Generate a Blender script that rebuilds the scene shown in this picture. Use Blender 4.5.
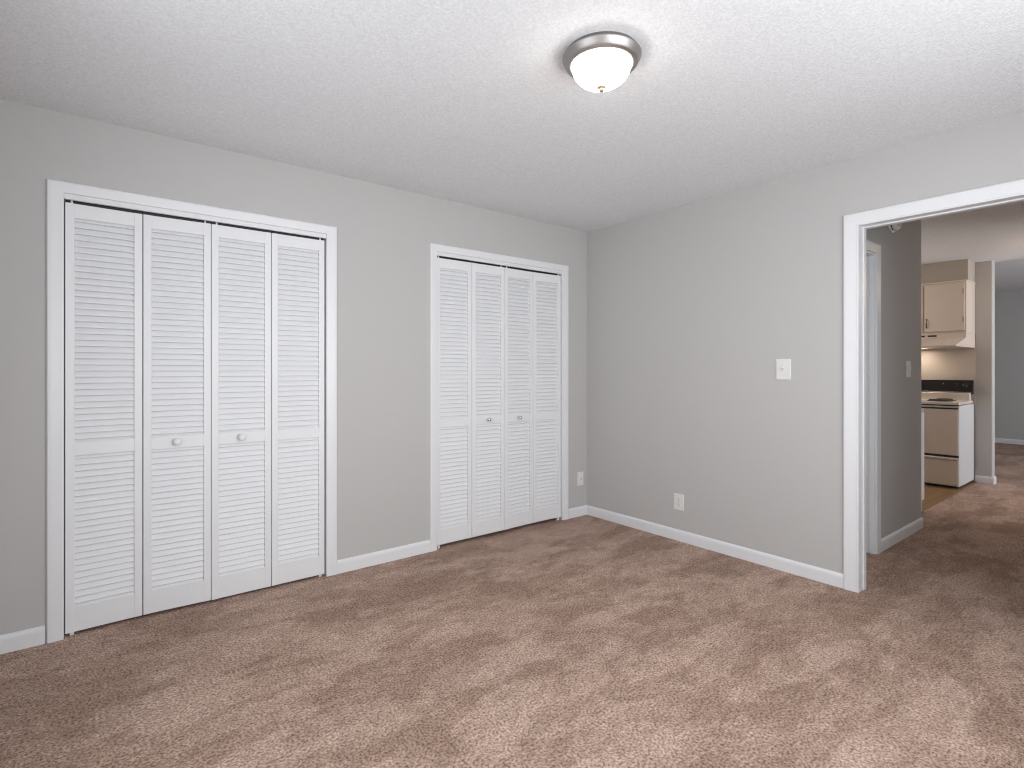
import bpy, bmesh, math, random
from mathutils import Vector, Matrix

random.seed(7)
PI = math.pi
for o in list(bpy.data.objects):
    bpy.data.objects.remove(o, do_unlink=True)
SC = bpy.context.scene
COL = SC.collection

# ------------------------------------------------------------------ camera
cam_data = bpy.data.cameras.new('camera')
cam = bpy.data.objects.new('camera', cam_data)
COL.objects.link(cam)
cam.location = (-3.394, -3.251, 1.246)
FWD = Vector((0.6199, 0.7847, 0))
cam.rotation_euler = (PI / 2, 0, math.atan2(FWD.y, FWD.x) - PI / 2)
cam_data.sensor_fit = 'HORIZONTAL'
cam_data.sensor_width = 36
cam_data.lens = 36 * 538 / 1024
cam_data.shift_y = -14 / 1024
cam_data.clip_start = 0.02
SC.camera = cam

# ------------------------------------------------------------------ world, exposure
SC.view_settings.view_transform = 'Standard'
SC.view_settings.look = 'None'
SC.view_settings.exposure = 0.0
SC.view_settings.gamma = 1
SC.view_settings.use_curve_mapping = False
SC.cycles.filter_width = 1.1
w = bpy.data.worlds.new('world')
SC.world = w
w.use_nodes = True
wn = w.node_tree.nodes
wb = wn['Background']
wb.inputs['Color'].default_value = (0.80, 0.90, 1.0, 1)
wb.inputs['Strength'].default_value = 1.0


def area(name, loc, rot, sx, sy, power, color):
    d = bpy.data.lights.new(name, 'AREA')
    d.shape = 'RECTANGLE'
    d.size, d.size_y = sx, sy
    d.energy = power
    d.color = color
    o = bpy.data.objects.new(name, d)
    o.location = loc
    o.rotation_euler = rot
    COL.objects.link(o)
    return o


# window daylight behind the camera and in the far rooms, plus an added side fill
area('window_daylight_front', (-1.95, -3.90, 1.45), (PI / 2, 0, 0), 2.15, 1.15, 62, (0.95, 0.98, 1.0))
area('side_fill_light', (-3.90, -2.05, 1.45), (PI / 2, 0, -PI / 2), 1.35, 1.15, 21, (0.95, 0.98, 1.0))  # invented side source standing in for a camera flash
area('window_daylight_dining', (4.8, -5.15, 1.35), (PI / 2, 0, 0), 1.5, 1.3, 58, (0.86, 0.93, 1.0))
area('window_daylight_living', (6.9, -5.15, 1.35), (PI / 2, 0, 0), 1.3, 1.3, 15, (0.84, 0.93, 1.0))


def bulb(name, loc, power, color, r=0.10):
    d = bpy.data.lights.new(name, 'POINT')
    d.energy = power
    d.color = color
    d.shadow_soft_size = r
    o = bpy.data.objects.new(name, d)
    o.location = loc
    COL.objects.link(o)


# dining lamp outside the frame, plus an unseen fill added to brighten the kitchen
bulb('dining_lamp', (3.65, -2.95, 2.20), 12.5, (1.0, 0.74, 0.50))
bulb('kitchen_fill', (2.95, -0.75, 2.00), 11.5, (1.0, 0.86, 0.73))
lo = area('hood_lamp', (4.15, -1.27, 1.475), (0, 0, 0), 0.10, 0.10, 1.25, (1.0, 0.83, 0.65))
LAMP_STRENGTH = 15.0

H = 2.44


# ------------------------------------------------------------------ materials
def new_mat(name):
    m = bpy.data.materials.new(name)
    m.use_nodes = True
    nt = m.node_tree
    return m, nt, nt.nodes['Principled BSDF']


def N(nt, t, **kw):
    n = nt.nodes.new(t)
    for k, v in kw.items():
        setattr(n, k, v)
    return n


def plain(name, col, rough=0.5, metal=0.0, bump=0.0, bscale=60, var=0.03, spec=0.5):
    m, nt, b = new_mat(name)
    b.inputs['Roughness'].default_value = rough
    b.inputs['Metallic'].default_value = metal
    b.inputs['Specular IOR Level'].default_value = spec
    tc = N(nt, 'ShaderNodeTexCoord')
    no = N(nt, 'ShaderNodeTexNoise')
    no.inputs['Scale'].default_value = bscale
    no.inputs['Detail'].default_value = 3
    nt.links.new(tc.outputs['Object'], no.inputs['Vector'])
    mx = N(nt, 'ShaderNodeMix', data_type='RGBA')
    mx.inputs['A'].default_value = tuple(c * (1 - var) for c in col) + (1,)
    mx.inputs['B'].default_value = tuple(min(1, c * (1 + var)) for c in col) + (1,)
    nt.links.new(no.outputs['Fac'], mx.inputs['Factor'])
    nt.links.new(mx.outputs['Result'], b.inputs['Base Color'])
    if bump:
        bp = N(nt, 'ShaderNodeBump')
        bp.inputs['Strength'].default_value = bump
        bp.inputs['Distance'].default_value = 0.004
        nt.links.new(no.outputs['Fac'], bp.inputs['Height'])
        nt.links.new(bp.outputs['Normal'], b.inputs['Normal'])
    return m


M_wall = plain('wall_paint', (0.542, 0.531, 0.523), 0.75, bump=0.10, bscale=140, var=0.015, spec=0.25)
M_trim = plain('white_trim_paint', (0.815, 0.82, 0.84), 0.38, bump=0.02, bscale=30, var=0.01)
M_door = plain('white_door_paint', (0.83, 0.835, 0.855), 0.45, bump=0.02, bscale=40, var=0.01)
M_plastic = plain('white_plastic', (0.80, 0.79, 0.77), 0.35, var=0.01)
M_dark = plain('dark_slot', (0.03, 0.03, 0.03), 0.6)
M_nickel = plain('brushed_nickel', (0.38, 0.36, 0.35), 0.45, 1.0, bump=0.02, bscale=200)
M_brass = plain('pale_brass', (0.34, 0.27, 0.19), 0.5, 0.3)
M_enamel = plain('white_enamel', (0.78, 0.79, 0.82), 0.22, var=0.01)
M_almond = plain('almond_enamel', (0.74, 0.64, 0.55), 0.30, var=0.01)
M_cooktop = plain('cream_enamel', (0.74, 0.68, 0.63), 0.25, var=0.01)
M_black = plain('black_glass', (0.012, 0.010, 0.010), 0.15)
M_coil = plain('burner_coil', (0.03, 0.022, 0.022), 0.5)
M_grey = plain('dark_grey_marking', (0.10, 0.10, 0.10), 0.5)
M_gap_shade = plain('track_gap_shade', (0.03, 0.03, 0.032), 0.5)
M_chrome = plain('chrome', (0.75, 0.75, 0.76), 0.15, 1.0)
M_cab = plain('cream_cabinet', (0.70, 0.62, 0.55), 0.4, var=0.01)
M_splash = plain('beige_laminate', (0.70, 0.63, 0.575), 0.35, var=0.02, bscale=90)
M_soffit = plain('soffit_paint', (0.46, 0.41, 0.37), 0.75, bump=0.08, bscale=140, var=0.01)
M_counter = plain('counter_laminate', (0.55, 0.50, 0.45), 0.35, var=0.06, bscale=120)


def ceiling_mat():
    m, nt, b = new_mat('textured_ceiling')
    b.inputs['Roughness'].default_value = 0.9
    b.inputs['Specular IOR Level'].default_value = 0.1
    tc = N(nt, 'ShaderNodeTexCoord')
    n1 = N(nt, 'ShaderNodeTexNoise')
    n1.inputs['Scale'].default_value = 110
    n1.inputs['Detail'].default_value = 4
    n1.inputs['Roughness'].default_value = 0.65
    nt.links.new(tc.outputs['Object'], n1.inputs['Vector'])
    r = N(nt, 'ShaderNodeValToRGB')
    r.color_ramp.elements[0].position = 0.32
    r.color_ramp.elements[0].color = (0.735, 0.74, 0.76, 1)
    r.color_ramp.elements[1].position = 0.68
    r.color_ramp.elements[1].color = (0.885, 0.89, 0.91, 1)
    nt.links.new(n1.outputs['Fac'], r.inputs['Fac'])
    nt.links.new(r.outputs['Color'], b.inputs['Base Color'])
    bp = N(nt, 'ShaderNodeBump')
    bp.inputs['Strength'].default_value = 0.65
    bp.inputs['Distance'].default_value = 0.006
    nt.links.new(n1.outputs['Fac'], bp.inputs['Height'])
    nt.links.new(bp.outputs['Normal'], b.inputs['Normal'])
    return m


M_ceil = ceiling_mat()


def carpet_mat():
    m, nt, b = new_mat('cut_pile_carpet')
    b.inputs['Roughness'].default_value = 1.0
    b.inputs['Specular IOR Level'].default_value = 0.05
    L = nt.links.new
    tc = N(nt, 'ShaderNodeTexCoord')
    # tufts
    vo = N(nt, 'ShaderNodeTexVoronoi')
    vo.inputs['Scale'].default_value = 150
    L(tc.outputs['Object'], vo.inputs['Vector'])
    nf = N(nt, 'ShaderNodeTexNoise')
    nf.inputs['Scale'].default_value = 105
    nf.inputs['Detail'].default_value = 4
    nf.inputs['Roughness'].default_value = 0.7
    L(tc.outputs['Object'], nf.inputs['Vector'])
    # vacuum strokes: pile brushed one way or the other
    def strokes(rot, sx, sy, scale, p0, p1, seed):
        mp = N(nt, 'ShaderNodeMapping')
        mp.inputs['Rotation'].default_value = (0, 0, math.radians(rot))
        mp.inputs['Scale'].default_value = (sx, sy, 1)
        mp.inputs['Location'].default_value = (seed, seed * 1.7, 0)
        L(tc.outputs['Object'], mp.inputs['Vector'])
        no = N(nt, 'ShaderNodeTexNoise')
        no.inputs['Scale'].default_value = scale
        no.inputs['Detail'].default_value = 9
        no.inputs['Roughness'].default_value = 0.68
        no.inputs['Distortion'].default_value = 0.25
        L(mp.outputs['Vector'], no.inputs['Vector'])
        mr = N(nt, 'ShaderNodeMapRange')
        mr.interpolation_type = 'SMOOTHSTEP'
        mr.inputs['From Min'].default_value = p0
        mr.inputs['From Max'].default_value = p1
        L(no.outputs['Fac'], mr.inputs['Value'])
        return mr.outputs['Result']
    s1 = strokes(-27, 0.9, 2.3, 1.5, 0.46, 0.545, 3.1)
    s2 = strokes(50, 1.2, 1.9, 2.4, 0.45, 0.56, 11.3)
    mxs = N(nt, 'ShaderNodeMix', data_type='FLOAT')
    mxs.inputs['Factor'].default_value = 0.42
    L(s1, mxs.inputs['A'])
    L(s2, mxs.inputs['B'])
    c1 = N(nt, 'ShaderNodeMix', data_type='RGBA')
    c1.inputs['A'].default_value = CARPET_DARK
    c1.inputs['B'].default_value = CARPET_LIGHT
    L(mxs.outputs['Result'], c1.inputs['Factor'])
    # fine speckle
    rm = N(nt, 'ShaderNodeMapRange')
    rm.inputs['From Min'].default_value = 0.35
    rm.inputs['From Max'].default_value = 0.60
    rm.inputs['To Min'].default_value = 0.34
    rm.inputs['To Max'].default_value = 1.34
    L(nf.outputs['Fac'], rm.inputs['Value'])
    sp = N(nt, 'ShaderNodeVectorMath', operation='SCALE')
    nm = N(nt, 'ShaderNodeTexNoise')
    nm.inputs['Scale'].default_value = 26
    nm.inputs['Detail'].default_value = 4
    L(tc.outputs['Object'], nm.inputs['Vector'])
    rk = N(nt, 'ShaderNodeMapRange')
    rk.inputs['From Min'].default_value = 0.32
    rk.inputs['From Max'].default_value = 0.66
    rk.inputs['To Min'].default_value = 0.88
    rk.inputs['To Max'].default_value = 1.10
    L(nm.outputs['Fac'], rk.inputs['Value'])
    ml = N(nt, 'ShaderNodeMath', operation='MULTIPLY')
    L(rm.outputs['Result'], ml.inputs[0])
    L(rk.outputs['Result'], ml.inputs[1])
    L(c1.outputs['Result'], sp.inputs[0])
    L(ml.outputs[0], sp.inputs['Scale'])
    L(sp.outputs['Vector'], b.inputs['Base Color'])
    ad = N(nt, 'ShaderNodeMath', operation='ADD')
    L(vo.outputs['Distance'], ad.inputs[0])
    L(nf.outputs['Fac'], ad.inputs[1])
    bp = N(nt, 'ShaderNodeBump')
    bp.inputs['Strength'].default_value = 0.6
    bp.inputs['Distance'].default_value = 0.008
    L(ad.outputs[0], bp.inputs['Height'])
    L(bp.outputs['Normal'], b.inputs['Normal'])
    return m


CARPET_DARK = (0.392, 0.266, 0.206, 1)
CARPET_LIGHT = (0.578, 0.414, 0.336, 1)
M_carpet = carpet_mat()


def vinyl_mat():
    m, nt, b = new_mat('wood_look_vinyl')
    b.inputs['Roughness'].default_value = 0.4
    L = nt.links.new
    tc = N(nt, 'ShaderNodeTexCoord')
    br = N(nt, 'ShaderNodeTexBrick')
    br.inputs['Color1'].default_value = (0.25, 0.145, 0.065, 1)
    br.inputs['Color2'].default_value = (0.30, 0.175, 0.078, 1)
    br.inputs['Mortar'].default_value = (0.16, 0.09, 0.04, 1)
    br.inputs['Scale'].default_value = 1
    br.inputs['Brick Width'].default_value = 0.9
    br.inputs['Row Height'].default_value = 0.09
    br.inputs['Mortar Size'].default_value = 0.003
    L(tc.outputs['Object'], br.inputs['Vector'])
    L(br.outputs['Color'], b.inputs['Base Color'])
    return m


M_vinyl = vinyl_mat()


def glow_mat(name, col, strength):
    m, nt, b = new_mat(name)
    b.inputs['Base Color'].default_value = (0.9, 0.88, 0.84, 1)
    b.inputs['Roughness'].default_value = 0.3
    lw = N(nt, 'ShaderNodeTexNoise')
    lw.inputs['Scale'].default_value = 6
    mr = N(nt, 'ShaderNodeMapRange')
    mr.inputs['To Min'].default_value = strength * 0.92
    mr.inputs['To Max'].default_value = strength * 1.08
    nt.links.new(lw.outputs['Fac'], mr.inputs['Value'])
    nt.links.new(mr.outputs['Result'], b.inputs['Emission Strength'])
    b.inputs['Emission Color'].default_value = col + (1,)
    return m


M_glow = glow_mat('frosted_lit_glass', (1.0, 0.93, 0.85), LAMP_STRENGTH)
M_bulb = glow_mat('hood_bulb_lens', (1.0, 0.74, 0.44), 1.2)


# ------------------------------------------------------------------ mesh helpers
def BM():
    return bmesh.new()


def add_box(bm, lo, hi, mat=None):
    vs = []
    for z in (lo[2], hi[2]):
        for x, y in ((lo[0], lo[1]), (hi[0], lo[1]), (hi[0], hi[1]), (lo[0], hi[1])):
            v = Vector((x, y, z))
            vs.append(bm.verts.new(mat @ v if mat else v))
    f = [(0, 3, 2, 1), (4, 5, 6, 7), (0, 1, 5, 4), (1, 2, 6, 5), (2, 3, 7, 6), (3, 0, 4, 7)]
    return [bm.faces.new([vs[i] for i in q]) for q in f]


def add_bevel_box(bm, lo, hi, r, seg=2, mat=None):
    t = bmesh.new()
    add_box(t, lo, hi)
    bmesh.ops.bevel(t, geom=t.edges[:], offset=r, segments=seg, profile=0.5, affect='EDGES')
    merge(bm, t, mat)


def merge(bm, t, mat=None):
    mp = {}
    for v in t.verts:
        mp[v] = bm.verts.new(mat @ v.co if mat else v.co)
    for f in t.faces:
        nf = bm.faces.new([mp[v] for v in f.verts])
        nf.smooth = f.smooth
    t.free()


def add_lathe(bm, prof, seg=48, mat=None, smooth=True):
    """prof: list of (radius, z) turned about z."""
    rings = []
    for r, z in prof:
        if r < 1e-6:
            v = Vector((0, 0, z))
            rings.append([bm.verts.new(mat @ v if mat else v)])
        else:
            ring = []
            for i in range(seg):
                a = 2 * PI * i / seg
                v = Vector((r * math.cos(a), r * math.sin(a), z))
                ring.append(bm.verts.new(mat @ v if mat else v))
            rings.append(ring)
    for a, b in zip(rings, rings[1:]):
        for i in range(seg):
            j = (i + 1) % seg
            if len(a) == 1 and len(b) == 1:
                continue
            if len(a) == 1:
                f = bm.faces.new([a[0], b[i], b[j]])
            elif len(b) == 1:
                f = bm.faces.new([a[i], b[0], a[j]])
            else:
                f = bm.faces.new([a[i], b[i], b[j], a[j]])
            f.smooth = smooth


def add_tube(bm, pts, rad, seg=10):
    pts = [Vector(p) for p in pts]
    rings = []
    for i, p in enumerate(pts):
        d = (pts[min(i + 1, len(pts) - 1)] - pts[max(i - 1, 0)]).normalized()
        up = Vector((0, 0, 1)) if abs(d.z) < 0.9 else Vector((1, 0, 0))
        s = d.cross(up).normalized()
        t = s.cross(d)
        rings.append([bm.verts.new(p + rad * (math.cos(2 * PI * k / seg) * s + math.sin(2 * PI * k / seg) * t)) for k in range(seg)])
    for a, b in zip(rings, rings[1:]):
        for k in range(seg):
            f = bm.faces.new([a[k], a[(k + 1) % seg], b[(k + 1) % seg], b[k]])
            f.smooth = True
    bm.faces.new(rings[0][::-1])
    bm.faces.new(rings[-1])


def add_prism(bm, poly, axis, a, b):
    """extrude a 2D polygon along an axis. axis 'y': poly in (x,z); 'x': poly in (y,z)."""
    def P(u, v, t):
        return Vector((u, t, v)) if axis == 'y' else Vector((t, u, v)) if axis == 'x' else Vector((u, v, t))
    A = [bm.verts.new(P(u, v, a)) for u, v in poly]
    B = [bm.verts.new(P(u, v, b)) for u, v in poly]
    n = len(poly)
    for i in range(n):
        bm.faces.new([A[i], A[(i + 1) % n], B[(i + 1) % n], B[i]])
    bm.faces.new(A[::-1])
    bm.faces.new(B)


def obj(name, bm, mat, parent=None, loc=None, rotz=0):
    bmesh.ops.recalc_face_normals(bm, faces=bm.faces[:])
    me = bpy.data.meshes.new(name)
    bm.to_mesh(me)
    bm.free()
    me.materials.append(mat)
    o = bpy.data.objects.new(name, me)
    COL.objects.link(o)
    if loc:
        o.location = loc
    o.rotation_euler = (0, 0, rotz)
    if parent:
        o.parent = parent
    return o


def struct(name, bm, mat):
    o = obj(name, bm, mat)
    o['kind'] = 'structure'
    return o


def thing(name, label, cat, loc=(0, 0, 0), rotz=0, group=None):
    o = bpy.data.objects.new(name, None)
    o.empty_display_size = 0.1
    COL.objects.link(o)
    o.location = loc
    o.rotation_euler = (0, 0, rotz)
    o['label'] = label
    o['category'] = cat
    if group:
        o['group'] = group
    return o


# ------------------------------------------------------------------ shell
XN, YN = -3.75, -3.75            # unseen walls behind the camera
XF, YS, YK = 8.85, -5.0, 0.75    # far wall, south wall, kitchen/closet depth
T = 0.10
DOOR_A, DOOR_B, DOOR_H = -2.083, -2.90, 2.062
C1 = (-3.478, -2.260)
C2 = (-1.494, -0.302)
CTOP = 2.068

b = BM()
add_box(b, (XN - 0.3, YS - 0.3, -0.12), (XF + 0.2, YK + 0.2, 0.0))
struct('floor', b, M_carpet)

b = BM()
add_box(b, (1.90, -1.775, 0.0), (4.35, YK, 0.004))
struct('floor_kitchen', b, M_vinyl)

b = BM()
add_box(b, (XN - 0.2, YS - 0.2, H), (4.47, YK + 0.2, H + 0.2))
add_box(b, (4.47, YS - 0.2, 2.585), (XF + 0.2, YK + 0.2, 2.785))
struct('ceiling', b, M_ceil)

# closet wall with its two openings
b = BM()
xs = [XN, C1[0], C1[1], C2[0], C2[1], T]
add_box(b, (xs[0], 0, 0), (xs[1], T, H))
add_box(b, (xs[2], 0, 0), (xs[3], T, H))
add_box(b, (xs[4], 0, 0), (xs[5], T, H))
add_box(b, (xs[1], 0, CTOP), (xs[2], T, H))
add_box(b, (xs[3], 0, CTOP), (xs[4], T, H))
struct('wall_left', b, M_wall)

# closet interiors
b = BM()
add_box(b, (XN - 0.1, YK - 0.02, 0), (T, YK + 0.08, H))
add_box(b, (XN - 0.1, 0, 0), (XN, YK, H))
add_box(b, (-1.93, T, 0), (-1.82, YK, H))
add_box(b, (0, T, 0), (T, YK, H))
struct('wall_closet', b, M_wall)

# wall with the doorway
b = BM()
add_box(b, (0, DOOR_A - 0.008, 0), (T, 0, H))
add_box(b, (0, YN, 0), (T, DOOR_B, H))
add_box(b, (0, DOOR_B, DOOR_H + 0.01), (T, DOOR_A - 0.008, H))
struct('wall_right', b, M_wall)

# walls behind the camera; the second window opening is added for the side fill
W1 = (-3.05, -0.85, 0.85, 2.05)
b = BM()
add_box(b, (XN, YN - T, 0), (W1[0], YN, H))
add_box(b, (W1[1], YN - T, 0), (T, YN, H))
add_box(b, (W1[0], YN - T, 0), (W1[1], YN, W1[2]))
add_box(b, (W1[0], YN - T, W1[3]), (W1[1], YN, H))
struct('wall_front', b, M_wall)
W2 = (-2.75, -1.35, 0.85, 2.05)
b = BM()
add_box(b, (XN - T, YN - T, 0), (XN, W2[0], H))
add_box(b, (XN - T, W2[1], 0), (XN, T, H))
add_box(b, (XN - T, W2[0], 0), (XN, W2[1], W2[2]))
add_box(b, (XN - T, W2[0], W2[3]), (XN, W2[1], H))
struct('wall_back', b, M_wall)


def window_frame(name, axis, at, a0, a1, z0, z1):
    bb = BM()
    def bx(u0, u1, v0, v1, d0, d1):
        if axis == 'y':
            add_box(bb, (u0, at + d0, v0), (u1, at + d1, v1))
        else:
            add_box(bb, (at + d0, u0, v0), (at + d1, u1, v1))
    w_ = 0.045
    bx(a0, a0 + w_, z0, z1, -0.08, -0.02)
    bx(a1 - w_, a1, z0, z1, -0.08, -0.02)
    bx(a0 + w_, a1 - w_, z0, z0 + w_, -0.08, -0.02)
    bx(a0 + w_, a1 - w_, z1 - w_, z1, -0.08, -0.02)
    zm = (z0 + z1) / 2
    bx(a0 + w_, a1 - w_, zm - 0.02, zm + 0.02, -0.08, -0.02)
    struct(name, bb, M_trim)


window_frame('window_1', 'y', YN, *W1)
window_frame('window_added', 'x', XN, *W2)  # added window around the side fill light

# hall wall with a shut door, and the rest of the shell beyond the doorway
HW = -1.917
HD = (0.19, 0.795, 2.035)
HE = 1.792
b = BM()
add_box(b, (T, HW, 0), (HD[0], HW + T, H))
add_box(b, (HD[1], HW, 0), (HE, HW + T, H))
add_box(b, (HD[0], HW, HD[2]), (HD[1], HW + T, H))
add_box(b, (HE - T, HW + T, 0), (HE, YK, H))
add_box(b, (HD[0] - 0.05, HW + T, 0), (HD[1] + 0.05, HW + T + 0.02, H))
struct('wall_hall', b, M_wall)
b = BM()
add_box(b, (T, -3.12, 0), (3.0, -3.0, H))  # unseen side wall, lengthened to keep dining window light off the hall wall
add_box(b, (3.0 - T, YS, 0), (3.0, -3.12, H))
struct('wall_hall_side', b, M_wall)
b = BM()
add_bevel_box(b, (4.35, -1.896, -0.02), (4.47, YK, H + 0.16), 0.012, 3)
struct('wall_kitchen', b, M_wall)
b = BM()
add_box(b, (XF, YS, 0), (XF + 0.1, YK, 2.6))
struct('wall_far', b, M_wall)
b = BM()
add_box(b, (HE - T, YK, 0), (XF + 0.1, YK + 0.1, 2.6))
struct('wall_kitchen_end', b, M_wall)
# south wall with two window openings
b = BM()
W3 = (4.0, 5.6, 0.65, 2.05)
W4 = (6.2, 7.6, 0.65, 2.05)
add_box(b, (3.0 - T, YS - T, 0), (W3[0], YS, 2.6))
add_box(b, (W3[1], YS - T, 0), (W4[0], YS, 2.6))
add_box(b, (W4[1], YS - T, 0), (XF + 0.1, YS, 2.6))
for q in (W3, W4):
    add_box(b, (q[0], YS - T, 0), (q[1], YS, q[2]))
    add_box(b, (q[0], YS - T, q[3]), (q[1], YS, 2.6))
struct('wall_dining', b, M_wall)
window_frame('window_3', 'y', YS, *W3)
window_frame('window_4', 'y', YS, *W4)

b = BM()
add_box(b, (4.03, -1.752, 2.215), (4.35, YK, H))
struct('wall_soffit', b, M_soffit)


# ------------------------------------------------------------------ trim
BBP = [(0.0, 0.0), (0.013, 0.0), (0.013, 0.060), (0.011, 0.070), (0.006, 0.077), (0.0, 0.080)]


def baseboard(name, p0, p1, n, caps=0.0):
    """profile run from p0 to p1 (2D), protruding along n."""
    bb = BM()
    A, B = Vector(p0), Vector(p1)
    n = Vector(n)
    r0 = [bb.verts.new((A.x + n.x * d, A.y + n.y * d, z)) for d, z in BBP]
    r1 = [bb.verts.new((B.x + n.x * d, B.y + n.y * d, z)) for d, z in BBP]
    k = len(BBP)
    for i in range(k):
        f = bb.faces.new([r0[i], r0[(i + 1) % k], r1[(i + 1) % k], r1[i]])
    bb.faces.new(r0[::-1])
    bb.faces.new(r1)
    return struct(name, bb, M_trim)


baseboard('baseboard_left_end', (XN, 0), (-3.544, 0), (0, -1))
baseboard('baseboard_left_middle', (-2.195, 0), (-1.547, 0), (0, -1))
baseboard('baseboard_left_corner', (-0.231, 0), (0, 0), (0, -1))
baseboard('baseboard_right', (0, 0), (0, -2.015), (-1, 0))
baseboard('baseboard_hall', (0.862, HW), (HE + 0.006, HW), (0, -1))
baseboard('baseboard_kitchen', (4.35, -1.752), (4.35, -1.905), (-1, 0))
baseboard('baseboard_kitchen_end', (4.345, -1.896), (4.47, -1.896), (0, -1))
baseboard('baseboard_far', (XF, YK), (XF, YS), (-1, 0))

CASP = [(0.0, 0.0), (0.0, 0.009), (0.004, 0.012), (0.30, 0.0135), (0.75, 0.016), (0.93, 0.0155), (1.0, 0.011), (1.0, 0.0)]


def casing(name, axis, at, sgn, a0, a1, ztop, wl, wr, wh, zb=0.0):
    """three-sided mitred casing round an opening a0..a1 in the plane axis=at;
    protrudes by sgn."""
    bb = BM()
    def P(u, z, d):
        return (u, at + sgn * d, z) if axis == 'y' else (at + sgn * d, u, z)
    s = 1 if a1 > a0 else -1
    rows = [[], [], [], []]
    for t, d in CASP:
        rows[0].append(bb.verts.new(P(a0 - s * wl * t, zb, d)))
        rows[1].append(bb.verts.new(P(a0 - s * wl * t, ztop + wh * t, d)))
        rows[2].append(bb.verts.new(P(a1 + s * wr * t, ztop + wh * t, d)))
        rows[3].append(bb.verts.new(P(a1 + s * wr * t, zb, d)))
    k = len(CASP)
    for a, c in zip(rows, rows[1:]):
        for i in range(k):
            bb.faces.new([a[i], a[(i + 1) % k], c[(i + 1) % k], c[i]])
    bb.faces.new(rows[0])
    bb.faces.new(rows[3][::-1])
    return struct(name, bb, M_trim)


casing('trim_1', 'y', 0, -1, C1[0], C1[1], CTOP, 0.061, 0.065, 0.051)
casing('trim_2', 'y', 0, -1, C2[0], C2[1], CTOP, 0.053, 0.070, 0.050)
casing('trim_3', 'x', 0, -1, DOOR_A, DOOR_B, 2.061, 0.068, 0.068, 0.066)
casing('trim_4', 'x', T, 1, DOOR_A, DOOR_B, 2.052, 0.060, 0.060, 0.060)
casing('trim_5', 'y', HW, -1, HD[0], HD[1], HD[2], 0.060, 0.065, 0.066)

# closet jambs with the track fascia across the head
for i, (c, n) in enumerate(((C1, 'trim_6'), (C2, 'trim_7'))):
    b = BM()
    add_box(b, (c[0] + 0.0005, -0.004, 2.042), (c[1] - 0.0005, 0.012, CTOP - 0.0005))
    add_box(b, (c[0] + 0.0005, 0.012, 2.062), (c[1] - 0.0005, T, CTOP - 0.0005))
    add_box(b, (c[0] + 0.0002, 0.05, 0), (c[0] + 0.004, T, 2.055))
    add_box(b, (c[1] - 0.004, 0.05, 0), (c[1] - 0.0002, T, 2.055))
    struct(n, b, M_trim)

# dark strips added in the track to deepen shade in the head gap
for c, n in ((C1, 'trim_10'), (C2, 'trim_11')):
    b = BM()
    add_box(b, (c[0] + 0.005, 0.034, 2.030), (c[1] - 0.005, 0.037, 2.0618))
    add_box(b, (c[0] + 0.005, 0.0125, 2.0590), (c[1] - 0.005, 0.034, 2.0618))
    struct(n, b, M_gap_shade)

# doorway jamb with stop
b = BM()
add_box(b, (-0.009, DOOR_A - 0.0085, 0), (T + 0.001, DOOR_A - 0.0005, DOOR_H))
add_box(b, (0.055, DOOR_A - 0.0145, 0), (0.090, DOOR_A - 0.0085, DOOR_H - 0.008))
add_box(b, (-0.009, DOOR_B - 0.008, 0), (T + 0.001, DOOR_B + 0.008, DOOR_H))
add_box(b, (-0.009, DOOR_B, DOOR_H - 0.008), (T + 0.001, DOOR_A - 0.0085, DOOR_H - 0.0012))
add_box(b, (0.055, DOOR_B, DOOR_H - 0.014), (0.090, DOOR_A - 0.0145, DOOR_H - 0.008))
struct('trim_8', b, M_trim)

# hall door, shut in its frame
b = BM()
add_bevel_box(b, (HD[0] + 0.016, HW + 0.030, 0.012), (HD[1] - 0.016, HW + 0.065, HD[2] - 0.024), 0.002)
add_box(b, (HD[0] + 0.0005, HW, 0), (HD[0] + 0.013, HW + T - 0.001, HD[2] - 0.0005))
add_box(b, (HD[1] - 0.013, HW, 0), (HD[1] - 0.0005, HW + T - 0.001, HD[2] - 0.0005))
add_box(b, (HD[0] + 0.013, HW, HD[2] - 0.014), (HD[1] - 0.013, HW + T - 0.001, HD[2] - 0.0005))
struct('door_1', b, M_trim)

# laminate splash panel on the wall behind the cooker
b = BM()
add_bevel_box(b, (4.343, -1.752, 0.86), (4.3495, 0.3, 1.50), 0.001, 1)
struct('trim_9', b, M_splash)

# ------------------------------------------------------------------ bifold louvre doors
DT = 0.028      # leaf thickness
PITCH = 0.0292


def leaf_frame(width, z0, z1, mid0, mid1, low, up):
    """x 0..width, front face at y=0, thickness towards +y."""
    bb = BM()
    st = 0.034
    r = 0.0022
    add_bevel_box(bb, (0, 0, z0), (st, DT, z1), r)
    add_bevel_box(bb, (width - st, 0, z0), (width, DT, z1), r)
    e = 0.0012
    add_bevel_box(bb, (st - 0.001, e, z0 + 0.0005), (width - st + 0.001, DT - e, low), r)
    add_bevel_box(bb, (st - 0.001, e, mid0), (width - st + 0.001, DT - e, mid1), r)
    add_bevel_box(bb, (st - 0.001, e, up), (width - st + 0.001, DT - e, z1 - 0.0005), r)
    return bb


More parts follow.
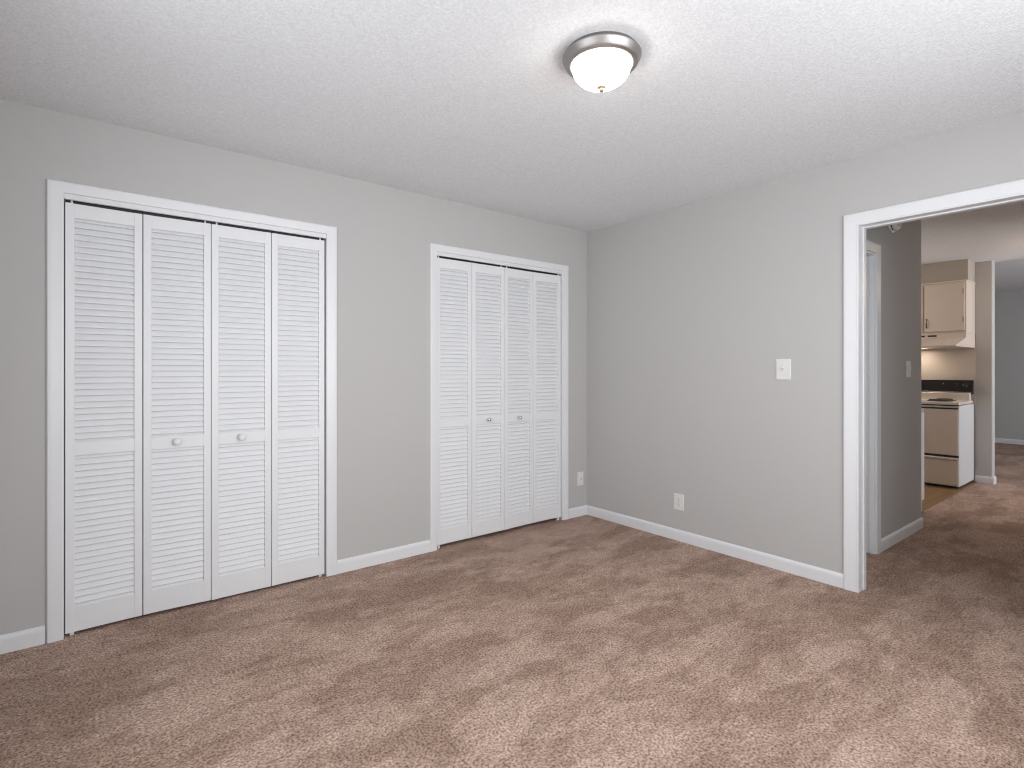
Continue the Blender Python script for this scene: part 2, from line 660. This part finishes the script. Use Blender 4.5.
def slats(width, z0, z1):
    bb = BM()
    st = 0.0335
    n = int(round((z1 - z0) / PITCH))
    p = (z1 - z0) / n
    prof = []
    # rounded thin slat, front edge low and back edge high
    dirv = Vector((0.0150, 0.0330)).normalized()
    nrm = Vector((-dirv.y, dirv.x))
    Lh, th = 0.0141, 0.0030
    for a in (-90, -45, 0, 45, 90):
        q = dirv * (Lh + th * math.cos(math.radians(a))) + nrm * (th * math.sin(math.radians(a)))
        prof.append(q)
    for a in (90, 135, 180, 225, 270):
        q = -dirv * Lh + dirv * (th * math.cos(math.radians(a))) + nrm * (th * math.sin(math.radians(a)))
        prof.append(q)
    for i in range(n + 1):
        zc = z0 + p * i
        poly = []
        for q in prof:
            zz = min(max(zc + q.y, z0 - 0.004), z1 + 0.004)
            poly.append((0.0125 + q.x, zz))
        add_prism(bb, poly, 'x', st - 0.004, width - st + 0.004)
    return bb


def knob_bm(s=1.0):
    bb = BM()
    prof = [(0.0, 0.0), (0.011 * s, 0.0), (0.010 * s, 0.004), (0.0075 * s, 0.009), (0.009 * s, 0.014), (0.0155 * s, 0.018), (0.019 * s, 0.024),
            (0.0185 * s, 0.030), (0.014 * s, 0.0345), (0.007 * s, 0.0365), (0.0, 0.037)]
    add_lathe(bb, prof, 28, Matrix.Rotation(PI / 2, 4, 'X'))
    return bb


def pin_bm(z0, z1):
    bb = BM()
    add_lathe(bb, [(0, z0), (0.0045, z0), (0.0045, z1), (0, z1)], 12)
    return bb



def bifold(label, x0, x1, knob_on, fold, zb, knob_kind, hinge_side):
    """a pair of hinged louvred leaves filling x0..x1; fold>0 pushes the middle hinge back."""
    t = thing('bifold_door', label, 'closet door', (x0, 0.006, 0), 0, 'louvred bifold closet doors')
    wd = (x1 - x0 - 0.003) / 2
    z1 = 2.029
    mid0, mid1, low, up = 0.842, 0.904, 0.130, 1.962
    a = math.asin(fold / wd)
    specs = ((0.0, 0.0, a), (x1 - x0 - wd * math.cos(a), fold, -a))
    for k, (lx, ly, rz) in enumerate(specs):
        lf = obj('leaf', leaf_frame(wd, zb, z1, mid0, mid1, low, up), M_door, t, (lx, ly, 0), rz)
        obj('louver_slats', slats(wd, mid1, up), M_door, lf)
        obj('louver_slats', slats(wd, low, mid0), M_door, lf)
        if k == knob_on:
            if knob_kind == 'round':
                obj('knob', knob_bm(1.0), M_door, lf, (wd / 2 - 0.005, 0, 0.877))
            else:
                obj('knob', knob_bm(0.72), M_chrome, lf, (wd / 2 - 0.012, 0, 0.877))
    # pivot pins in the track and floor bracket
    outer = 0.024 if hinge_side == 'left' else x1 - x0 - 0.024
    inner = x1 - x0 - 0.026 if hinge_side == 'left' else 0.026
    obj('pivot_pin', pin_bm(z1 - 0.002, 2.0418), M_door, t, (outer, 0.010, 0))
    obj('guide_pin', pin_bm(z1 - 0.002, 2.0418), M_door, t, (inner, 0.010, 0))
    bb = BM()
    add_bevel_box(bb, (outer - 0.008, 0.004, 0.0), (outer + 0.008, 0.022, zb + 0.002), 0.001, 1)
    obj('floor_bracket', bb, M_plastic, t)
    return t


c1m = -2.872
bifold('wide left closet, left bifold pair of white louvred leaves with white round knob', C1[0] + 0.004, c1m - 0.0015, 1, 0.012, 0.014, 'round', 'left')
bifold('wide left closet, right bifold pair of white louvred leaves with white round knob', c1m + 0.0015, C1[1] - 0.006, 0, 0.002, 0.012, 'round', 'right')
c2m = -0.892
bifold('closet nearest the corner, left bifold pair of white louvred leaves with small shiny knob', C2[0] + 0.002, c2m - 0.001, 1, 0.001, 0.024, 'small', 'left')
bifold('closet nearest the corner, right bifold pair of white louvred leaves with small shiny knob', c2m + 0.001, C2[1] - 0.002, 0, 0.010, 0.024, 'small', 'right')


# ------------------------------------------------------------------ ceiling light
def ceiling_light(label, loc, glow):
    t = thing('ceiling_light', label, 'ceiling light', loc)
    bb = BM()
    add_lathe(bb, [(0.0, 0.0), (0.136, 0.0), (0.137, -0.010), (0.1455, -0.013), (0.1475, -0.016), (0.1475, -0.019), (0.1455, -0.022), (0.1400, -0.032), (0.1345, -0.042),
                   (0.1310, -0.0445), (0.1265, -0.0455), (0.1245, -0.0480), (0.1190, -0.0490), (0.1135, -0.0485), (0.1110, -0.0455), (0.0, -0.030)], 72)
    obj('base_ring', bb, M_nickel, t)
    bb = BM()
    R0, D = 0.1105, 0.080
    prof = [(R0, -0.0440)]
    for i in range(1, 15):
        a = i / 14 * PI / 2
        prof.append((R0 * math.cos(a) ** 0.92 if i < 14 else 0.0, -0.0460 - D * math.sin(a)))
    add_lathe(bb, prof, 64)
    obj('glass_shade', bb, glow, t)
    bb = BM()
    add_lathe(bb, [(0.0, -0.1235), (0.0150, -0.1235), (0.0160, -0.1265), (0.0150, -0.1295), (0.0105, -0.1320), (0.0085, -0.1345), (0.0100, -0.1375), (0.0095, -0.1410), (0.006, -0.1435), (0, -0.1445)], 24)
    obj('finial', bb, M_brass, t)
    return t


lamp = ceiling_light('flush ceiling light with brushed nickel ring and glowing frosted bowl', (-1.87, -1.867, H), M_glow)


# ------------------------------------------------------------------ wall plates (built facing -y, about their centre)
def plate_bm(wd, ht, th=0.006):
    bb = BM()
    f = [(-wd / 2, 0), (wd / 2, 0)]
    t = bmesh.new()
    add_box(t, (-wd / 2, -th, -ht / 2), (wd / 2, 0, ht / 2))
    ed = [e for e in t.edges if abs(e.verts[0].co.y + th) < 1e-6 and abs(e.verts[1].co.y + th) < 1e-6]
    bmesh.ops.bevel(t, geom=ed, offset=0.004, segments=3, profile=0.6, affect='EDGES')
    merge(bb, t)
    return bb


def screw_bm():
    bb = BM()
    add_lathe(bb, [(0, -0.0002), (0.0034, 0), (0.0034, 0.0008), (0.002, 0.0014), (0, 0.0014)], 12, Matrix.Rotation(PI / 2, 4, 'X'))
    return bb


def light_switch(label, loc, rotz, wd=0.088, ht=0.128):
    t = thing('light_switch', label, 'light switch', loc, rotz, 'light switches')
    obj('wall_plate', plate_bm(wd, ht), M_plastic, t)
    bb = BM()
    add_box(bb, (-0.0055, -0.0085, -0.012), (0.0055, -0.005, 0.012))
    obj('toggle_collar', bb, M_plastic, t)
    bb = BM()
    t2 = bmesh.new()
    add_box(t2, (-0.0042, -0.016, -0.005), (0.0042, 0, 0.005))
    bmesh.ops.bevel(t2, geom=t2.edges[:], offset=0.0012, segments=2, affect='EDGES')
    merge(bb, t2, Matrix.Translation((0, -0.006, 0.002)) @ Matrix.Rotation(math.radians(-28), 4, 'X'))
    obj('toggle', bb, M_plastic, t)
    for z in (-0.030, 0.030):
        obj('screw', screw_bm(), M_plastic, t, (0, -0.006, z))
    return t


def outlet(label, loc, rotz, wd=0.082, ht=0.118):
    t = thing('power_outlet', label, 'power outlet', loc, rotz)
    obj('wall_plate', plate_bm(wd, ht), M_plastic, t)
    for z in (-0.0195, 0.0195):
        bb = BM()
        poly = []
        for i in range(24):
            a = 2 * PI * i / 24
            poly.append((0.0172 * math.cos(a), max(-0.0125, min(0.0125, 0.0172 * math.sin(a)))))
        add_prism(bb, [(x, zz + z) for x, zz in poly], 'y', -0.0078, -0.005)
        rc = obj('receptacle', bb, M_plastic, t)
        bb = BM()
        add_box(bb, (-0.0075, -0.0082, z + 0.0005), (-0.0052, -0.0076, z + 0.0085))
        add_box(bb, (0.0052, -0.0082, z + 0.0015), (0.0075, -0.0076, z + 0.0080))
        add_lathe(bb, [(0, 0.0076), (0.0027, 0.0076), (0.0027, 0.0082), (0, 0.0082)], 10, Matrix.Translation((0, 0, z - 0.0065)) @ Matrix.Rotation(PI / 2, 4, 'X'))
        obj('slots', bb, M_dark, rc)
    obj('screw', screw_bm(), M_chrome, t, (0, -0.006, 0))
    return t


RW = -PI / 2      # local -y turned to face -x
light_switch('white light switch on the grey bedroom wall beside the doorway', (0, -1.675, 1.250), RW)
outlet('white double socket low on the wall under the light switch', (0, -0.924, 0.282), RW)
t = thing('cable_wall_plate', 'small white wall plate with one centre jack between closet and room corner', 'wall plate', (-0.082, 0, 0.317))
obj('wall_plate', plate_bm(0.070, 0.116), M_plastic, t)
bb = BM()
add_lathe(bb, [(0, 0.005), (0.0062, 0.005), (0.0062, 0.0085), (0.0045, 0.0085), (0.0045, 0.014), (0.0025, 0.014), (0.0025, 0.010), (0, 0.010)], 12, Matrix.Rotation(PI / 2, 4, 'X'))
obj('jack', bb, M_chrome, t)
for z in (-0.042, 0.042):
    obj('screw', screw_bm(), M_plastic, t, (0, -0.006, z))
light_switch('small white light switch on the dim hall wall beside the kitchen', (1.475, HW, 1.253), 0, 0.085, 0.122)

# smoke alarm high on the hall wall
t = thing('smoke_alarm', 'round white smoke alarm high on the hall wall', 'smoke alarm', (1.105, HW, 2.308))
bb = BM()
add_lathe(bb, [(0, 0), (0.082, 0), (0.084, 0.004), (0.084, 0.010), (0.080, 0.012), (0, 0.012)], 40, Matrix.Rotation(PI / 2, 4, 'X'))
obj('mount_ring', bb, M_plastic, t)
bb = BM()
add_lathe(bb, [(0, 0.012), (0.066, 0.012), (0.066, 0.020)], 40, Matrix.Rotation(PI / 2, 4, 'X'))
obj('vent_band', bb, M_dark, t)
bb = BM()
add_lathe(bb, [(0.0, 0.020), (0.074, 0.020), (0.075, 0.024), (0.072, 0.038), (0.064, 0.046), (0.030, 0.048), (0.028, 0.044), (0.022, 0.044), (0.020, 0.048), (0, 0.049)], 40, Matrix.Rotation(PI / 2, 4, 'X'))
obj('cover', bb, M_plastic, t)

# ------------------------------------------------------------------ cooker
SY0, SY1, SX = -1.745, -0.985, 3.705
t = thing('kitchen_range', 'white freestanding electric range with cream front and black control panel', 'stove', (SX + 0.32, (SY0 + SY1) / 2, 0))
OX, OY = -(SX + 0.32), -(SY0 + SY1) / 2
TM = Matrix.Translation((OX, OY, 0))


def tb(bm, lo, hi, r=0.004, seg=2):
    add_bevel_box(bm, lo, hi, r, seg, TM)


bb = BM()
tb(bb, (SX + 0.018, SY0, 0.028), (4.330, SY1, 0.872))
obj('body', bb, M_enamel, t)
bb = BM()
tb(bb, (SX + 0.05, SY0 + 0.02, 0.004), (4.28, SY1 - 0.02, 0.032))
obj('toe_kick', bb, M_dark, t)
bb = BM()
tb(bb, (SX - 0.012, SY0 - 0.004, 0.879), (4.27, SY1 + 0.004, 0.909), 0.006, 3)
tb(bb, (4.20, SY0 + 0.012, 0.900), (4.27, SY1 - 0.012, 0.992), 0.008, 3)
ck = obj('cooktop', bb, M_cooktop, t)
bb = BM()
tb(bb, (SX + 0.014, SY0 + 0.006, 0.868), (SX + 0.06, SY1 - 0.006, 0.880), 0.001, 1)
obj('shadow_gap', bb, M_dark, t)
for cx, cy, rr in ((3.87, SY0 + 0.20, 0.095), (3.87, SY1 - 0.20, 0.075), (4.09, SY0 + 0.20, 0.075), (4.09, SY1 - 0.20, 0.095)):
    bb = BM()
    add_lathe(bb, [(0, 0.9095), (rr * 0.9, 0.9095), (rr + 0.014, 0.914), (rr + 0.016, 0.911), (rr + 0.016, 0.909)], 32, TM @ Matrix.Translation((cx, cy, 0)))
    obj('drip_pan', bb, M_dark, ck)
    bb = BM()
    pts = []
    n = 110
    for i in range(n + 1):
        a = i / n * 2 * PI * 3.6
        r_ = 0.022 + (rr - 0.022) * i / n
        pts.append((cx + OX + r_ * math.cos(a), cy + OY + r_ * math.sin(a), 0.9235))
    add_tube(bb, pts, 0.0055, 6)
    obj('burner_coil', bb, M_coil, ck)
bb = BM()
poly = [(4.262, 0.975), (4.330, 0.975), (4.330, 1.132), (4.285, 1.132)]
add_prism(bb, [(x + OX, z) for x, z in poly], 'y', SY0 + OY, SY1 + OY)
bg = obj('control_panel', bb, M_black, t)


def panel_x(z):
    return 4.262 + (z - 0.975) / (1.132 - 0.975) * 0.023


tilt = Matrix.Rotation(math.atan2(0.023, 0.157), 4, 'Y') @ Matrix.Rotation(-PI / 2, 4, 'Y')
for ky in (-1.595, -1.675, -1.135, -1.055):
    bb = BM()
    zk = 1.070
    add_lathe(bb, [(0, 0), (0.022, 0), (0.022, 0.006), (0.016, 0.008), (0.014, 0.022), (0, 0.024)], 20, TM @ Matrix.Translation((panel_x(zk), ky, zk)) @ tilt)
    obj('knob', bb, M_black, bg)
    bb = BM()
    add_lathe(bb, [(0.0223, 0.0004), (0.0250, 0.0004), (0.0250, 0.002), (0.0223, 0.002)], 20, TM @ Matrix.Translation((panel_x(zk), ky, zk)) @ tilt)
    obj('knob_ring', bb, M_grey, bg)
bb = BM()
add_lathe(bb, [(0, 0), (0.006, 0), (0.006, 0.003), (0, 0.003)], 12, TM @ Matrix.Translation((panel_x(1.09), -1.485, 1.09)) @ tilt)
obj('indicator_light', bb, M_brass, bg)
bb = BM()
tb(bb, (4.259, SY0 + 0.01, 0.995), (4.272, SY1 - 0.01, 1.003), 0.001, 1)
obj('panel_trim', bb, M_nickel, bg)
# oven door
bb = BM()
tb(bb, (SX, SY0 + 0.008, 0.352), (SX + 0.018, SY1 - 0.008, 0.834), 0.004)
od = obj('oven_door', bb, M_almond, t)
bb = BM()
tb(bb, (SX - 0.001, SY0 + 0.008, 0.834), (SX + 0.018, SY1 - 0.008, 0.850), 0.002)
obj('door_gap_shade', bb, M_dark, od)  # dark strip stands in for shade in the gap above the door
bb = BM()
tb(bb, (SX + 0.002, SY0 + 0.008, 0.850), (SX + 0.018, SY1 - 0.008, 0.866), 0.002)
obj('front_rail', bb, M_cooktop, t)
bb = BM()
tb(bb, (SX - 0.045, SY0 + 0.24, 0.776), (SX - 0.028, SY1 - 0.04, 0.800), 0.005, 3)
tb(bb, (SX - 0.030, SY0 + 0.25, 0.780), (SX + 0.002, SY0 + 0.27, 0.796), 0.002)
tb(bb, (SX - 0.030, SY1 - 0.07, 0.780), (SX + 0.002, SY1 - 0.05, 0.796), 0.002)
# drawer
bb.free()
bb = BM()
tb(bb, (SX + 0.006, SY0 + 0.004, 0.330), (SX + 0.03, SY1 - 0.004, 0.350), 0.001, 1)
obj('shadow_gap', bb, M_dark, t)
bb = BM()
tb(bb, (SX, SY0 + 0.008, 0.040), (SX + 0.018, SY1 - 0.008, 0.300), 0.004)
dr = obj('storage_drawer', bb, M_almond, t)
bb = BM()
poly = [(SX + 0.014, 0.300), (SX + 0.002, 0.300), (SX - 0.010, 0.306), (SX - 0.014, 0.318), (SX - 0.008, 0.327), (SX + 0.014, 0.330)]
add_prism(bb, [(x + OX, z) for x, z in poly], 'y', SY0 + 0.008 + OY, SY1 - 0.008 + OY)
obj('handle', bb, M_cooktop, dr)

# ------------------------------------------------------------------ range hood
t = thing('range_hood', 'cream range hood with vent slots under the wall cabinet', 'range hood', (4.0, (SY0 + SY1) / 2, 1.49))
OX, OY, OZ = -4.0, -(SY0 + SY1) / 2, -1.49
bb = BM()
hx = [(3.555, 1.492), (3.555, 1.504), (3.895, 1.578), (3.950, 1.592), (3.950, 1.6395), (4.34, 1.6395), (4.34, 1.492)]
add_prism(bb, [(x + OX, z + OZ) for x, z in hx], 'y', -1.752 + OY, SY1 + OY)
hb = obj('canopy', bb, M_cab, t)
for y0 in (-1.500, -1.395, -1.290):
    bb = BM()
    add_bevel_box(bb, (3.9475 + OX, y0 + OY, 1.612 + OZ), (3.952 + OX, y0 + 0.080 + OY, 1.630 + OZ), 0.001, 1)
    obj('vent_slot', bb, M_dark, hb)
bb = BM()
add_bevel_box(bb, (4.06 + OX, -1.36 + OY, 1.4885 + OZ), (4.20 + OX, -1.20 + OY, 1.4925 + OZ), 0.001, 1)
obj('lamp_lens', bb, M_bulb, t)

# ------------------------------------------------------------------ wall cabinet
t = thing('wall_cabinet', 'cream wall cabinet with black handle above the range hood', 'cabinet', (4.15, (SY0 + SY1) / 2, 1.6405))
OX, OY, OZ = -4.15, -(SY0 + SY1) / 2, -1.6405
TM = Matrix.Translation((OX, OY, OZ))
bb = BM()
tb(bb, (3.968, -1.752, 1.6405), (4.348, SY1, 2.196), 0.002)
obj('carcass', bb, M_cab, t)
bb = BM()
tb(bb, (3.957, -1.758, 2.196), (4.348, SY1 + 0.005, 2.214), 0.005, 3)
obj('crown_moulding', bb, M_cab, t)
for (y0, y1, hy, hg) in ((-1.738, -1.388, -1.412, -1.730), (-1.376, -1.005, -1.352, -1.012)):
    bb = BM()
    tb(bb, (3.950, y0, 1.668), (3.9679, y1, 2.180), 0.003)
    d = obj('door', bb, M_cab, t)
    bb = BM()
    X0 = 3.950 + OX
    add_tube(bb, [(X0 + 0.002, hy + OY, 1.715 + OZ), (X0 - 0.020, hy + OY, 1.722 + OZ), (X0 - 0.024, hy + OY, 1.762 + OZ), (X0 - 0.020, hy + OY, 1.803 + OZ), (X0 + 0.002, hy + OY, 1.810 + OZ)], 0.0055, 8)
    obj('handle', bb, M_coil, d)
    for z in (1.79, 2.09):
        bb = BM()
        tb(bb, (3.945, hg - 0.006, z - 0.028), (3.9505, hg + 0.006, z + 0.028), 0.001, 1)
        obj('hinge', bb, M_nickel, d)

# ------------------------------------------------------------------ base cabinet run beside the hall wall
t = thing('base_cabinet', 'white base cabinet end just behind the hall wall corner', 'cabinet', (2.1, -1.35, 0))
OX, OY = -2.1, 1.35
TM = Matrix.Translation((OX, OY, 0))
bb = BM()
tb(bb, (1.810, -1.776, 0.10), (2.425, -0.90, 0.872), 0.002)
tb(bb, (1.810, -1.774, 0.0045), (2.365, -0.90, 0.11), 0.002)
obj('carcass', bb, M_trim, t)
for y0, y1 in ((-1.770, -1.345), (-1.335, -0.905)):
    bb = BM()
    tb(bb, (2.425, y0, 0.115), (2.443, y1, 0.862), 0.003)
    d = obj('door', bb, M_trim, t)
    bb = BM()
    yk = -1.39 if y0 < -1.5 else -1.29
    add_tube(bb, [(2.442 + OX, yk + OY, 0.70), (2.464 + OX, yk + OY, 0.705), (2.464 + OX, yk + OY, 0.785), (2.442 + OX, yk + OY, 0.79)], 0.005, 8)
    obj('handle', bb, M_coil, d)
b = BM()
add_bevel_box(b, (1.808, -1.772, 0.8725), (2.43, -0.88, 0.905), 0.004, 2)
o = obj('countertop', b, M_counter)
o['label'] = 'laminate countertop lying on the white base cabinet behind the hall wall'
o['category'] = 'countertop'
